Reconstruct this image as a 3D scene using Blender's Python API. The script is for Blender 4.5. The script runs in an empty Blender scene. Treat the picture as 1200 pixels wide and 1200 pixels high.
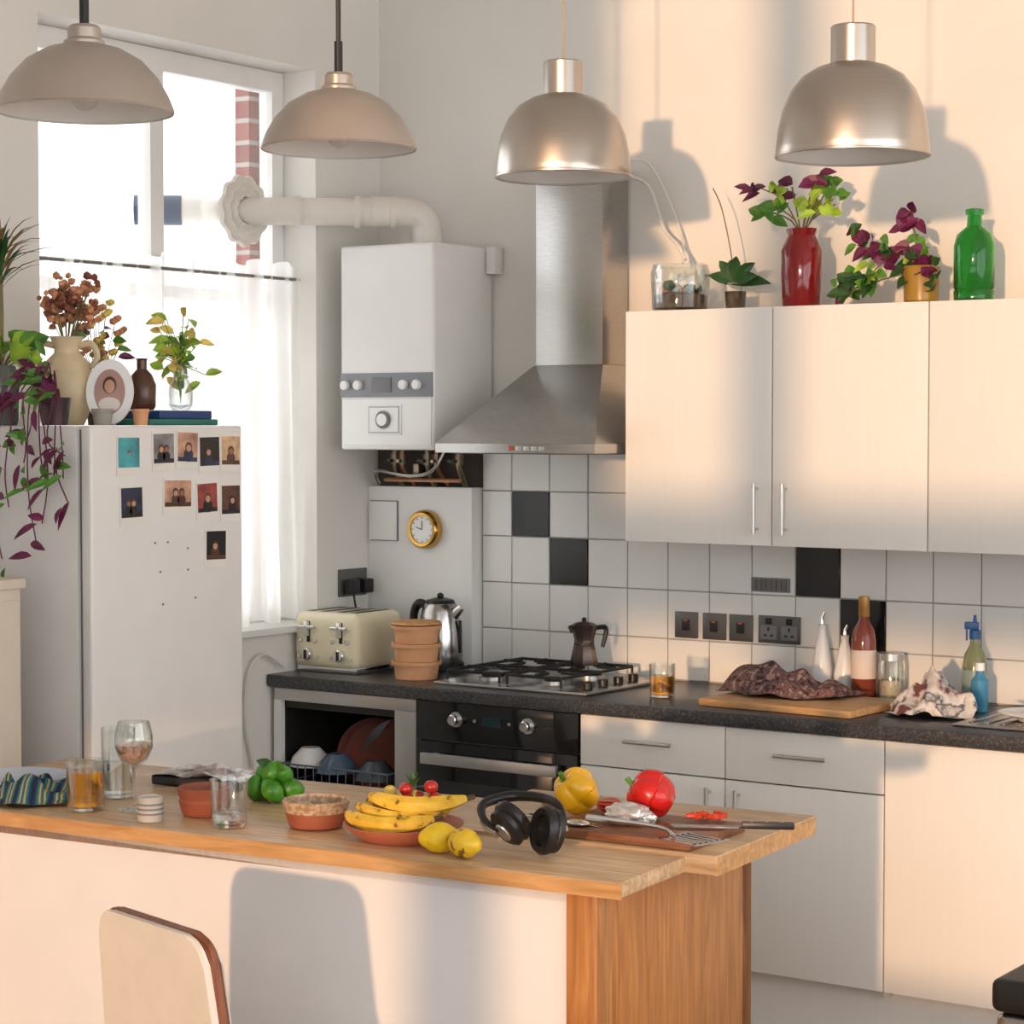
import bpy, bmesh, math, random
from mathutils import Vector, Matrix, noise, Euler
random.seed(7)
S=bpy.context.scene
R=math.radians
# ------------------------------------------------------------------ materials
MC={}
def _new(name):
    m=bpy.data.materials.new(name);m.use_nodes=True
    nt=m.node_tree;b=nt.nodes['Principled BSDF'];return m,nt,b
def mat(name,col=(.8,.8,.8),rough=.5,metal=0,var=.04,scale=8,bump=0,stretch=(1,1,1),trans=0,ior=1.45,coat=0):
    if name in MC:return MC[name]
    m,nt,b=_new(name);N=nt.nodes;L=nt.links
    tc=N.new('ShaderNodeTexCoord');mp=N.new('ShaderNodeMapping');mp.inputs['Scale'].default_value=stretch
    L.new(tc.outputs['Object'],mp.inputs[0])
    nz=N.new('ShaderNodeTexNoise');nz.inputs['Scale'].default_value=scale;nz.inputs['Detail'].default_value=5
    L.new(mp.outputs[0],nz.inputs['Vector'])
    rp=N.new('ShaderNodeValToRGB');e=rp.color_ramp.elements
    e[0].position=.3;e[1].position=.7
    e[0].color=[max(0,c*(1-var)) for c in col]+[1];e[1].color=[min(1,c*(1+var)) for c in col]+[1]
    L.new(nz.outputs['Fac'],rp.inputs[0]);L.new(rp.outputs[0],b.inputs['Base Color'])
    b.inputs['Roughness'].default_value=rough;b.inputs['Metallic'].default_value=metal
    b.inputs['Transmission Weight'].default_value=trans;b.inputs['IOR'].default_value=ior
    b.inputs['Coat Weight'].default_value=coat
    if bump:
        bp=N.new('ShaderNodeBump');bp.inputs['Strength'].default_value=bump;bp.inputs['Distance'].default_value=.01
        L.new(nz.outputs['Fac'],bp.inputs['Height']);L.new(bp.outputs[0],b.inputs['Normal'])
    MC[name]=m;return m
def ramp_mat(name,stops,scale=10,rough=.5,stretch=(1,1,1),detail=4,dist=0,kind='noise',bump=0,metal=0):
    if name in MC:return MC[name]
    m,nt,b=_new(name);N=nt.nodes;L=nt.links
    tc=N.new('ShaderNodeTexCoord');mp=N.new('ShaderNodeMapping');mp.inputs['Scale'].default_value=stretch
    L.new(tc.outputs['Object'],mp.inputs[0])
    if kind=='noise':
        t=N.new('ShaderNodeTexNoise');t.inputs['Scale'].default_value=scale;t.inputs['Detail'].default_value=detail;t.inputs['Distortion'].default_value=dist;o=t.outputs['Fac']
    else:
        t=N.new('ShaderNodeTexWave');t.inputs['Scale'].default_value=scale;t.inputs['Distortion'].default_value=dist;t.inputs['Detail'].default_value=detail;o=t.outputs['Fac']
    L.new(mp.outputs[0],t.inputs['Vector'])
    rp=N.new('ShaderNodeValToRGB');cr=rp.color_ramp
    while len(cr.elements)<len(stops):cr.elements.new(.5)
    for i,(p,c) in enumerate(stops):
        cr.elements[i].position=p;cr.elements[i].color=list(c)+[1]
    L.new(o,rp.inputs[0]);L.new(rp.outputs[0],b.inputs['Base Color'])
    b.inputs['Roughness'].default_value=rough;b.inputs['Metallic'].default_value=metal
    if bump:
        bp=N.new('ShaderNodeBump');bp.inputs['Strength'].default_value=bump;bp.inputs['Distance'].default_value=.01
        L.new(o,bp.inputs['Height']);L.new(bp.outputs[0],b.inputs['Normal'])
    MC[name]=m;return m
def wood(name,c1,c2,grain=(1.2,18,18),stave=None,rough=.45):
    if name in MC:return MC[name]
    m,nt,b=_new(name);N=nt.nodes;L=nt.links
    tc=N.new('ShaderNodeTexCoord');mp=N.new('ShaderNodeMapping');mp.inputs['Scale'].default_value=grain
    L.new(tc.outputs['Object'],mp.inputs[0])
    t=N.new('ShaderNodeTexNoise');t.inputs['Scale'].default_value=3;t.inputs['Detail'].default_value=6;t.inputs['Distortion'].default_value=1.2
    L.new(mp.outputs[0],t.inputs['Vector'])
    rp=N.new('ShaderNodeValToRGB');e=rp.color_ramp.elements;e[0].position=.32;e[1].position=.68
    e[0].color=list(c1)+[1];e[1].color=list(c2)+[1];L.new(t.outputs['Fac'],rp.inputs[0])
    out=rp.outputs[0]
    if stave:
        br=N.new('ShaderNodeTexBrick');br.inputs['Color1'].default_value=(.82,.82,.82,1);br.inputs['Color2'].default_value=(1,1,1,1);br.inputs['Mortar'].default_value=(.6,.6,.6,1)
        br.inputs['Scale'].default_value=1;br.inputs['Brick Width'].default_value=stave[0];br.inputs['Row Height'].default_value=stave[1];br.inputs['Mortar Size'].default_value=.0012
        L.new(tc.outputs['Object'],br.inputs['Vector'])
        mx=N.new('ShaderNodeMix');mx.data_type='RGBA';mx.blend_type='MULTIPLY';mx.inputs[0].default_value=.8
        L.new(out,mx.inputs[6]);L.new(br.outputs['Color'],mx.inputs[7]);out=mx.outputs[2]
    L.new(out,b.inputs['Base Color']);b.inputs['Roughness'].default_value=rough
    MC[name]=m;return m
def sheer(name,col,alpha):
    m,nt,b=_new(name);N=nt.nodes;L=nt.links
    N.remove(b);o=N['Material Output']
    tr=N.new('ShaderNodeBsdfTranslucent');tr.inputs[0].default_value=list(col)+[1]
    df=N.new('ShaderNodeBsdfDiffuse');df.inputs[0].default_value=list(col)+[1]
    tp=N.new('ShaderNodeBsdfTransparent')
    a=N.new('ShaderNodeMixShader');a.inputs[0].default_value=.3;L.new(tr.outputs[0],a.inputs[1]);L.new(df.outputs[0],a.inputs[2])
    tc=N.new('ShaderNodeTexCoord');nz=N.new('ShaderNodeTexNoise');nz.inputs['Scale'].default_value=6;L.new(tc.outputs['Object'],nz.inputs['Vector'])
    mr=N.new('ShaderNodeMapRange');mr.inputs['To Min'].default_value=alpha-.08;mr.inputs['To Max'].default_value=alpha+.08
    L.new(nz.outputs['Fac'],mr.inputs['Value'])
    c=N.new('ShaderNodeMixShader');L.new(mr.outputs[0],c.inputs[0]);L.new(a.outputs[0],c.inputs[1]);L.new(tp.outputs[0],c.inputs[2]);L.new(c.outputs[0],o.inputs[0])
    return m
def thin_glass(name,tint=(1,1,1),gl=.08):
    m,nt,b=_new(name);N=nt.nodes;L=nt.links;N.remove(b);o=N['Material Output']
    tp=N.new('ShaderNodeBsdfTransparent');tp.inputs[0].default_value=list(tint)+[1]
    g=N.new('ShaderNodeBsdfGlossy');g.inputs['Roughness'].default_value=.03
    lw=N.new('ShaderNodeLayerWeight');lw.inputs[0].default_value=.35
    mr=N.new('ShaderNodeMapRange');mr.inputs['To Min'].default_value=gl;mr.inputs['To Max'].default_value=.75
    L.new(lw.outputs['Facing'],mr.inputs['Value'])
    a=N.new('ShaderNodeMixShader');L.new(mr.outputs[0],a.inputs[0]);L.new(tp.outputs[0],a.inputs[1]);L.new(g.outputs[0],a.inputs[2]);L.new(a.outputs[0],o.inputs[0])
    return m
# ------------------------------------------------------------------ builder
class B:
    def __init__(s):
        s.bm=bmesh.new();s.mats=[]
    def mi(s,m):
        if m not in s.mats:s.mats.append(m)
        return s.mats.index(m)
    def merge(s,t,m,M=None):
        if M is not None:t.transform(M)
        i=s.mi(m)
        for f in t.faces:f.material_index=i
        me=bpy.data.meshes.new('t');t.to_mesh(me);t.free();s.bm.from_mesh(me);bpy.data.meshes.remove(me)
    def box(s,a,b,m,bev=0,M=None,seg=2):
        t=bmesh.new();bmesh.ops.create_cube(t,size=1)
        c=[(a[i]+b[i])/2 for i in range(3)];d=[abs(b[i]-a[i]) for i in range(3)]
        t.transform(Matrix.Translation(c)@Matrix.Diagonal((*d,1)))
        if bev:bmesh.ops.bevel(t,geom=list(t.edges),offset=bev,segments=seg,profile=.6,affect='EDGES')
        s.merge(t,m,M);return s
    def lathe(s,prof,m,c=(0,0,0),seg=32,M=None,fn=None):
        t=bmesh.new();rings=[]
        for r,z in prof:
            ring=[]
            for k in range(seg):
                a=2*math.pi*k/seg;rr=max(r,1e-4)
                if fn:rr*=fn(a,z)
                ring.append(t.verts.new((rr*math.cos(a),rr*math.sin(a),z)))
            rings.append(ring)
        for i in range(len(rings)-1):
            for k in range(seg):
                t.faces.new((rings[i][k],rings[i][(k+1)%seg],rings[i+1][(k+1)%seg],rings[i+1][k]))
        MM=Matrix.Translation(c)
        if M is not None:MM=MM@M
        s.merge(t,m,MM);return s
    def cyl(s,p0,p1,r,m,seg=20,r2=None,bev=0):
        p0=Vector(p0);p1=Vector(p1);d=p1-p0;h=d.length
        q=d.to_track_quat('Z','Y').to_matrix().to_4x4()
        r2=r if r2 is None else r2
        pr=[(0,0),(r,0),(r2,h),(0,h)]
        if bev:pr=[(0,0),(r-bev,0),(r,bev),(r2,h-bev),(r2-bev,h),(0,h)]
        return s.lathe(pr,m,c=p0,seg=seg,M=q)
    def tube(s,pts,r,m,seg=8,sm=0,closed=False):
        P=[Vector(p) for p in pts]
        rs=list(r) if isinstance(r,(list,tuple)) else [r]*len(P)
        if sm:
            Q=[];RR=[];n=len(P)
            rng=n if closed else n-1
            for i in range(rng):
                if closed:p0,p1,p2,p3=P[i-1],P[i],P[(i+1)%n],P[(i+2)%n]
                else:p0,p1,p2,p3=P[max(0,i-1)],P[i],P[i+1],P[min(n-1,i+2)]
                for k in range(sm):
                    u=k/sm
                    Q.append(.5*((2*p1)+(p2-p0)*u+(2*p0-5*p1+4*p2-p3)*u*u+(3*p1-p0-3*p2+p3)*u**3))
                    RR.append(rs[i]*(1-u)+rs[(i+1)%n]*u)
            if not closed:Q.append(P[-1]);RR.append(rs[-1])
            P=Q;rs=RR
        n=len(P);t=bmesh.new();rings=[]
        T=(P[1]-P[0]).normalized();up=Vector((0,0,1)) if abs(T.z)<.9 else Vector((1,0,0))
        nn=(up-T*up.dot(T)).normalized()
        for i in range(n):
            if closed:T=(P[(i+1)%n]-P[i-1]).normalized()
            else:T=(P[min(n-1,i+1)]-P[max(0,i-1)]).normalized()
            nn=(nn-T*nn.dot(T)).normalized();bb=T.cross(nn)
            rings.append([t.verts.new(P[i]+(nn*math.cos(2*math.pi*k/seg)+bb*math.sin(2*math.pi*k/seg))*rs[i]) for k in range(seg)])
        for i in range(n if closed else n-1):
            A=rings[i];C=rings[(i+1)%n]
            for k in range(seg):t.faces.new((A[k],A[(k+1)%seg],C[(k+1)%seg],C[k]))
        if not closed:
            t.faces.new(rings[0][::-1]);t.faces.new(rings[-1])
        s.merge(t,m);return s
    def grid(s,fn,nu,nv,m,thick=0):
        t=bmesh.new();V=[[t.verts.new(fn(i/nu,j/nv)) for j in range(nv+1)] for i in range(nu+1)]
        for i in range(nu):
            for j in range(nv):t.faces.new((V[i][j],V[i+1][j],V[i+1][j+1],V[i][j+1]))
        s.merge(t,m);return s
    def blob(s,c,rad,m,amp=0,freq=5,sub=3,seed=0,fn=None,M=None):
        t=bmesh.new();bmesh.ops.create_icosphere(t,subdivisions=sub,radius=1)
        for v in t.verts:
            p=v.co.copy();k=1
            if amp:k+=amp*noise.noise(p*freq+Vector((seed,seed*2.3,1)))
            if fn:k*=fn(p)
            v.co=Vector((p.x*rad[0]*k,p.y*rad[1]*k,p.z*rad[2]*k))
        MM=Matrix.Translation(c)
        if M is not None:MM=MM@M
        s.merge(t,m,MM);return s
    def leaf(s,p,d,L,w,m,up=None,droop=.25):
        d=Vector(d).normalized();up=Vector(up or (0,0,1));sd=d.cross(up)
        if sd.length<.05:sd=d.cross(Vector((1,0,0)))
        sd.normalize();n=sd.cross(d).normalized();p=Vector(p);t=bmesh.new()
        prof=[(0,.08),(.2,.75),(.45,1),(.7,.75),(.9,.3),(1,.02)]
        rows=[]
        for u,ww in prof:
            c=p+d*L*u-Vector((0,0,1))*droop*L*u*u
            rows.append([t.verts.new(c-sd*w*ww/2+n*w*.18*ww),t.verts.new(c),t.verts.new(c+sd*w*ww/2+n*w*.18*ww)])
        for i in range(len(rows)-1):
            for k in range(2):t.faces.new((rows[i][k],rows[i][k+1],rows[i+1][k+1],rows[i+1][k]))
        s.merge(t,m);return s
    def end(s,name,loc=(0,0,0),rot=(0,0,0),sc=1,ang=38,flat=False):
        bmesh.ops.recalc_face_normals(s.bm,faces=list(s.bm.faces))
        me=bpy.data.meshes.new(name);s.bm.to_mesh(me);s.bm.free()
        for m in s.mats:me.materials.append(m)
        if not flat:
            for p in me.polygons:p.use_smooth=True
            me.set_sharp_from_angle(angle=R(ang))
        o=bpy.data.objects.new(name,me);S.collection.objects.link(o)
        o.location=loc;o.rotation_euler=rot;o.scale=(sc,sc,sc);return o
rnd=random.uniform
# ------------------------------------------------------------------ common materials
WALL=mat('wall_paint',(.79,.765,.72),.85,var=.03,scale=3,bump=.06)
WALLW=mat('white_paint',(.83,.82,.80),.5,var=.02)
CAB=mat('cabinet_laminate',(.81,.79,.75),.30,var=.012,scale=5,stretch=(12,12,.7),coat=.15)
CABS=mat('cabinet_carcass',(.66,.63,.58),.55)
STEEL=mat('brushed_steel',(.44,.43,.415),.26,1,var=.10,scale=30,stretch=(1,1,20))
CHROME=mat('chrome',(.75,.75,.75),.12,1,var=.01)
SILV=mat('satin_silver',(.58,.57,.55),.32,.9)
BLACK=mat('black_plastic',(.012,.012,.013),.35,var=.2)
BGLASS=mat('black_glass',(.006,.007,.008),.06,var=.1,coat=.3)
IRON=mat('cast_iron',(.015,.015,.015),.6,var=.2,scale=60,bump=.1)
WPL=mat('white_plastic',(.84,.84,.83),.3,var=.015)
ENAM=mat('white_enamel',(.79,.78,.76),.28,var=.02,coat=.3)
CREAM=mat('cream_enamel',(.80,.72,.50),.25,var=.02,coat=.4)
GREYP=mat('grey_plastic',(.18,.18,.19),.4)
TERR=mat('terracotta',(.30,.085,.045),.6,var=.15,scale=15,bump=.05)
TERL=mat('peach_clay',(.70,.36,.18),.6,var=.1,scale=15)
GLASS=mat('clear_glass',(1,1,1),.02,trans=1,var=0)
TG=thin_glass('thin_clear_glass',(.96,.98,.97),.05)
COPPER=mat('copper',(.45,.22,.12),.35,1)
GREEN=mat('leaf_green',(.09,.25,.03),.45,var=.35,scale=20)
DGREEN=mat('leaf_dark_green',(.025,.085,.02),.45,var=.3,scale=20)
LGREEN=mat('leaf_lime',(.34,.52,.05),.45,var=.3,scale=20)
PURP=mat('leaf_purple',(.13,.014,.06),.4,var=.4,scale=20)
DRY=mat('dried_petals',(.55,.25,.13),.8,var=.4,scale=20)
YEL=mat('yellow_petals',(.75,.56,.14),.7,var=.3,scale=20)
STEM=mat('plant_stem',(.20,.16,.06),.6,var=.3)
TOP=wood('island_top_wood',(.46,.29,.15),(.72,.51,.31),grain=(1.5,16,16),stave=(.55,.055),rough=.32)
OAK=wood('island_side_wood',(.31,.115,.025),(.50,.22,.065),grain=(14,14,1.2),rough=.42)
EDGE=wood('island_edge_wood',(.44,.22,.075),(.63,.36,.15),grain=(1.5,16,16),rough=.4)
BOARD=wood('chopping_board_wood',(.42,.22,.09),(.60,.36,.17),grain=(2,16,16))
DBOARD=wood('dark_board_wood',(.13,.045,.02),(.28,.11,.05),grain=(2,16,16))
# ------------------------------------------------------------------ room
XL=-4.735
B().box((-5.0,0,0),(2.4,.15,3.8),WALL).end('wall_back',flat=True)
y0,y1,z0,z1=-1.61,-.35,1.04,2.93
b=B();b.box((-4.985,-7.6,0),(XL,y0,3.8),WALL);b.box((-4.985,y1,0),(XL,0,3.8),WALL)
b.box((-4.985,y0,0),(XL,y1,z0),WALL);b.box((-4.985,y0,z1),(XL,y1,3.8),WALL);b.end('wall_left',flat=True)
FLOOR=wood('floor_boards',(.26,.15,.08),(.42,.27,.17),grain=(14,1.2,14),stave=(.12,1.6),rough=.5)
B().box((-5,-7.7,-.1),(2.4,.15,0),FLOOR).end('floor',flat=True)
B().box((-5,-7.7,3.8),(2.4,.15,3.9),WALL).end('ceiling',flat=True)
b=B();yr0,yr1=-7.72,-7.6
def rw(x0,x1,za,zb):b.box((x0,yr0,za),(x1,yr1,zb),WALL)
rw(-5,-2.75,0,3.8);rw(-2.75,2.4,0,.55);rw(-2.75,-1.86,1.2,3.8);rw(-1.86,2.4,3.55,3.8);rw(1.7,2.4,.55,3.55)  # unseen wall behind camera, openings shaped to throw the sun patches
rw(-1.30,-1.12,.55,3.55);rw(-1.86,1.7,1.46,1.88);rw(-.12,0,.55,3.55)  # bars and wide band added to block sun and break up the patches
b.end('rear_wall_sun_gobo',flat=True)
b=B();b.box((2.3,-7.6,0),(2.42,0,.6),WALL);b.box((2.3,-7.6,3.4),(2.42,0,3.8),WALL);b.box((2.3,-7.6,.6),(2.42,-6.6,3.4),WALL);b.box((2.3,-.6,.6),(2.42,0,3.4),WALL);b.box((2.3,-3.5,.6),(2.42,-3.4,3.4),WALL)  # unseen wall added to cut the sky fill from the open side
b.end('right_wall_fill_blocker',flat=True)
# window frame
b=B();xf0,xf1=-4.93,-4.875
def fr(ya,yb,za,zb):b.box((xf0,ya,za),(xf1,yb,zb),WALLW)
e_=.002
fr(y0+e_,y0+.06,z0+e_,z1-e_);fr(y1-.06,y1-e_,z0+e_,z1-e_)
for ya,yb in((y0+.06,-1.0),(-.94,y1-.06)):
    fr(ya,yb,z1-.07,z1-e_);fr(ya,yb,z0+e_,z0+.07);fr(ya,yb,2.14,2.18)
fr(-1.0,-.94,z0+e_,z1-e_)
b.box((-4.905,y0+.05,z0+.05),(-4.90,y1-.05,z1-.05),thin_glass('window_glass',(1,1,1),.0))
b.end('window_1',flat=True)
B().box((-4.87,y0+.005,z0+.001),(-4.70,y1-.005,z0+.025),WALLW,.006).end('trim_1')
BR=bpy.data.materials.new('exterior_brick');BR.use_nodes=True
nt=BR.node_tree;t=nt.nodes.new('ShaderNodeTexBrick');tc=nt.nodes.new('ShaderNodeTexCoord');mp=nt.nodes.new('ShaderNodeMapping');mp.inputs['Rotation'].default_value=(R(90),0,0)
t.inputs['Color1'].default_value=(.36,.11,.08,1);t.inputs['Color2'].default_value=(.22,.07,.06,1);t.inputs['Mortar'].default_value=(.40,.36,.33,1)
t.inputs['Scale'].default_value=1;t.inputs['Brick Width'].default_value=.22;t.inputs['Row Height'].default_value=.075;t.inputs['Mortar Size'].default_value=.008
nt.links.new(tc.outputs['Object'],mp.inputs[0]);nt.links.new(mp.outputs[0],t.inputs['Vector']);nt.links.new(t.outputs[0],nt.nodes['Principled BSDF'].inputs['Base Color'])
B().box((-5.05,-.40,0),(-4.987,.15,3.8),BR).end('exterior_brick_pier',flat=True)
# curtain
SH=sheer('sheer_cotton',(.97,.96,.93),.20)
def cur(u,v):
    y=-1.59+u*1.22;z=2.27-v*1.2
    a=.018*math.sin(u*2*math.pi*17+1.2*math.sin(v*3+u*8))+.012*math.sin(u*2*math.pi*7+2)
    return (-4.80+a*(.5+.7*v),y+.01*math.sin(u*60+v*4),z+.012*math.sin(u*55))
b=B().grid(cur,220,24,SH)
b.tube([(-4.80,-1.60,2.225),(-4.80,-.36,2.225)],.006,mat('curtain_rod_metal',(.30,.29,.26),.35,1))
b.end('window_curtain')
# ------------------------------------------------------------------ tiles
TW=mat('white_tile',(.78,.77,.74),.12,var=.04,scale=2,coat=.3);TB=mat('black_tile',(.010,.010,.012),.12,var=.1);GR=mat('grout',(.42,.40,.37),.9)
rows=[(.912,1.043),(1.043,1.20),(1.20,1.357),(1.357,1.51),(1.51,1.664)]
for part in(0,1):
    b=B()
    if part==0:b.box((-4.286,-.006,.911),(-3.5535,-.002,1.70),GR)
    else:b.box((-3.5535,-.006,.911),(-1.2,-.002,1.372),GR)
    for k in range(-1,19):
        xa=-4.163+.1525*k;xb=xa+.1525
        if k==-1:xa=-4.284
        if (k<4)!=(part==0):continue
        for j,(za,zb) in enumerate(rows):
            if j>2 and part:continue
            bl=(k,j) in((0,3),(1,2),(7,2),(8,1))
            b.box((xa+.0018,-.013,za+.0018),(xb-.0018,-.005,zb-.0018),TB if bl else TW,.0015,seg=1)
    b.end('tile_backsplash')
# ------------------------------------------------------------------ counter & base cabinets
CT=ramp_mat('speckled_laminate',[(.35,(.02,.022,.025)),(.55,(.045,.045,.05)),(.75,(.13,.125,.12))],scale=140,rough=.28)
b=B()
b.box((-4.73,-.62,.87),(-2.05,-.014,.91),CT,.006);b.box((-1.55,-.62,.87),(-1.2,-.014,.91),CT,.006)
b.box((-2.05,-.62,.87),(-1.55,-.50,.91),CT);b.box((-2.05,-.12,.87),(-1.55,-.014,.91),CT)
b.end('kitchen_countertop')
b=B();xs=[-3.513,-3.019,-2.522,-2.02,-1.52,-1.2]
for x in xs:b.box((x-(.004 if x==xs[0] else .008),-.58,.15),(x+.008,-.013,.868),CABS)
b.box((-3.513,-.58,.17),(-1.2,-.02,.186),CABS)
b.box((-3.51,-.55,.0),(-1.2,-.53,.165),CAB)
g=.002
def handv(x,za,zb,y):
    b.tube([(x,y-.028,za),(x,y-.028,zb)],.006,SILV,10);
    for z in(za+.015,zb-.015):b.cyl((x,y,z),(x,y-.028,z),.004,SILV,8)
def handh(xa,xb,z,y):
    b.tube([(xa,y-.028,z),(xb,y-.028,z)],.006,SILV,10)
    for x in(xa+.015,xb-.015):b.cyl((x,y,z),(x,y-.028,z),.004,SILV,8)
for i in range(4):
    xa,xb=xs[i]+g,xs[i+1]-g
    if i<2:
        b.box((xa,-.60,.717),(xb,-.582,.866),CAB,.002);b.box((xa,-.60,.17),(xb,-.582,.713),CAB,.002)
        c=(xa+xb)/2;handh(c-.08,c+.08,.80,-.60)
        handv(xb-.045 if i==0 else xa+.045,.55,.69,-.60)
    else:b.box((xa,-.60,.17),(xb,-.582,.866),CAB,.002)
b.box((xs[4]+g,-.60,.17),(-1.2,-.582,.866),CAB,.002)
b.end('base_cabinets')
# sink
b=B();b.box((-2.36,-.52,.911),(-2.05,-.10,.918),STEEL,.003)
for i in range(6):b.box((-2.33+i*.045,-.48,.917),(-2.315+i*.045,-.14,.922),STEEL,.002)
b.box((-2.06,-.52,.911),(-1.53,-.495,.918),STEEL,.003);b.box((-2.06,-.125,.911),(-1.53,-.10,.918),STEEL,.003);b.box((-1.56,-.52,.911),(-1.53,-.1,.918),STEEL,.003)
zb_=.872
b.box((-2.04,-.49,zb_),(-1.57,-.13,zb_+.004),STEEL);b.box((-2.045,-.495,zb_),(-2.04,-.125,.915),STEEL);b.box((-1.57,-.495,zb_),(-1.565,-.125,.915),STEEL)
b.box((-2.045,-.495,zb_),(-1.565,-.49,.915),STEEL);b.box((-2.045,-.13,zb_),(-1.565,-.125,.915),STEEL)
b.tube([(-1.8,-.112,.915),(-1.8,-.112,1.12),(-1.8,-.16,1.18),(-1.8,-.25,1.17),(-1.8,-.27,1.12)],.011,CHROME,12,sm=5)
b.end('kitchen_sink')
PORC=mat('white_porcelain',(.82,.81,.79),.15,coat=.4)
B().lathe([(0,0),(.06,0),(.065,.006),(.11,.02),(.112,.023),(.10,.019),(.06,.01),(0,.01)],PORC,seg=40).end('dinner_plate',(-2.17,-.36,.9225))
# ------------------------------------------------------------------ wall cabinets
b=B();ux=[-3.509,-3.002,-2.509,-2.01,-1.51]
b.box((-3.509,-.33,1.38),(-1.51,-.002,2.08),CABS)
for i in range(4):
    xa,xb=ux[i]+g,ux[i+1]-g
    b.box((xa,-.352,1.375),(xb,-.333,2.08),CAB,.002)
    if i in(0,2):handv(xb-.045,1.41,1.56,-.352)
    else:handv(xa+.045,1.41,1.56,-.352)
b.end('wall_cabinets')
# ------------------------------------------------------------------ oven
b=B();X0,X1=-4.123,-3.519
b.box((X0,-.58,.17),(X1,-.03,.866),GREYP);b.box((X0,-.55,0),(X1,-.53,.168),CAB)
b.box((X0,-.60,.745),(X1,-.58,.866),BGLASS,.002)
b.box((X0,-.605,.27),(X1,-.58,.74),BGLASS,.002)
b.box((X0+.09,-.607,.36),(X1-.09,-.604,.62),mat('oven_window',(.03,.034,.034),.08,coat=.3))
b.box((X0,-.598,.17),(X1,-.58,.265),BLACK,.002)
for x in(-3.97,-3.70):
    b.cyl((x,-.60,.815),(x,-.606,.815),.024,SILV,24);b.cyl((x,-.605,.815),(x,-.63,.815),.017,CHROME,24,bev=.003)
b.box((-3.87,-.602,.80),(-3.80,-.599,.83),mat('oven_display',(.01,.03,.035),.1))
for x in(-3.90,-3.77):b.cyl((x,-.60,.815),(x,-.604,.815),.005,SILV,12)
b.box((X0+.05,-.655,.675),(X1-.05,-.64,.71),SILV,.004)
for x in(X0+.08,X1-.08):b.box((x-.01,-.64,.68),(x+.01,-.60,.705),SILV,.002)
b.end('built_in_oven')
# dishwasher
b=B();X0,X1=-4.715,-4.128;DK=mat('dishwasher_interior',(.035,.03,.028),.45,.4)
b.box((X0,-.60,.825),(X1,-.03,.866),SILV,.003);b.box((X0,-.60,.14),(X0+.03,-.03,.825),WPL);b.box((X1-.085,-.60,.14),(X1,-.03,.825),SILV,.002)
b.box((X0,-.06,.14),(X1,-.03,.825),DK);b.box((X0,-.6,.12),(X1,-.03,.16),DK);b.box((X0,-.55,0),(X1,-.53,.12),CAB)
b.box((X0+.03,-.58,.16),(X0+.035,-.06,.825),DK);b.box((X1-.09,-.595,.16),(X1-.085,-.06,.825),DK);b.box((X0+.03,-.58,.80),(X1-.085,-.06,.824),DK)
b.box((X0+.005,-1.15,.14),(X1-.005,-.605,.175),SILV,.005)
WIRE=mat('rack_wire',(.12,.15,.2),.4,.3);DT=mat('dark_terracotta',(.17,.04,.022),.6,var=.2,scale=12)
xa,xb=X0+.05,X1-.10
for z in(.50,.56,.62):b.tube([(xa,-.62,z),(xb,-.62,z),(xb,-.10,z),(xa,-.10,z)],.003,WIRE,6,closed=True)
for i in range(14):
    x=xa+(xb-xa)*i/13;b.tube([(x,-.62,.62),(x,-.62,.50),(x,-.10,.50),(x,-.10,.62)],.002,WIRE,5)
for i in range(10):
    y=-.62+.52*i/9;b.tube([(xa,y,.62),(xa,y,.50),(xb,y,.50),(xb,y,.62)],.002,WIRE,5)
pl=[(0,0),(.07,0),(.12,.02),(.122,.024),(.07,.008),(0,.008)]
for i,(x,mm) in enumerate([(-4.40,DT),(-4.45,DT),(-4.36,mat('dark_plate',(.05,.04,.04),.3)),(-4.33,DT)]):
    b.lathe(pl,mm,c=(x,-.42+.02*i,.64),M=Matrix.Rotation(R(58+i*4),4,Vector((.9,.45,0))),seg=32)
bw=[(0,0),(.03,0),(.06,.03),(.07,.06),(.066,.06),(.055,.032),(.028,.008),(0,.008)]
b.lathe(bw,PORC,c=(-4.60,-.55,.67),M=Matrix.Rotation(R(180),4,'X'));b.lathe(bw,mat('blue_bowl',(.08,.12,.18),.2),c=(-4.48,-.56,.66),M=Matrix.Rotation(R(180),4,'X'))
b.lathe(bw,mat('dark_bowl',(.05,.06,.07),.2),c=(-4.32,-.56,.65),M=Matrix.Rotation(R(180),4,'X'))
b.end('open_dishwasher')
# ------------------------------------------------------------------ hood
b=B();hx0,hx1=-4.125,-3.525
b.box((hx0,-.50,1.645),(hx1,-.014,1.675),STEEL,.002)
t=bmesh.new()
lo=[(hx0,-.50,1.675),(hx1,-.50,1.675),(hx1,-.014,1.675),(hx0,-.014,1.675)];hi=[(-3.965,-.175,1.925),(-3.70,-.175,1.925),(-3.70,-.014,1.925),(-3.965,-.014,1.925)]
V=[t.verts.new(p) for p in lo+hi]
for i in range(4):t.faces.new((V[i],V[(i+1)%4],V[4+(i+1)%4],V[4+i]))
t.faces.new(V[4:]);b.merge(t,STEEL)
b.box((-3.96,-.17,1.925),(-3.705,-.014,2.56),STEEL,.002)
for i in range(5):
    x=-3.84+i*.028;b.box((x,-.504,1.653),(x+.018,-.499,1.667),mat('hood_lamp_red',(.6,.1,.05),.3) if i==0 else SILV,.001)
b.box((hx0+.04,-.46,1.641),(hx1-.04,-.06,1.646),GREYP)
b.end('extractor_hood')
CW=mat('white_cable',(.75,.72,.67),.5)
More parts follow.
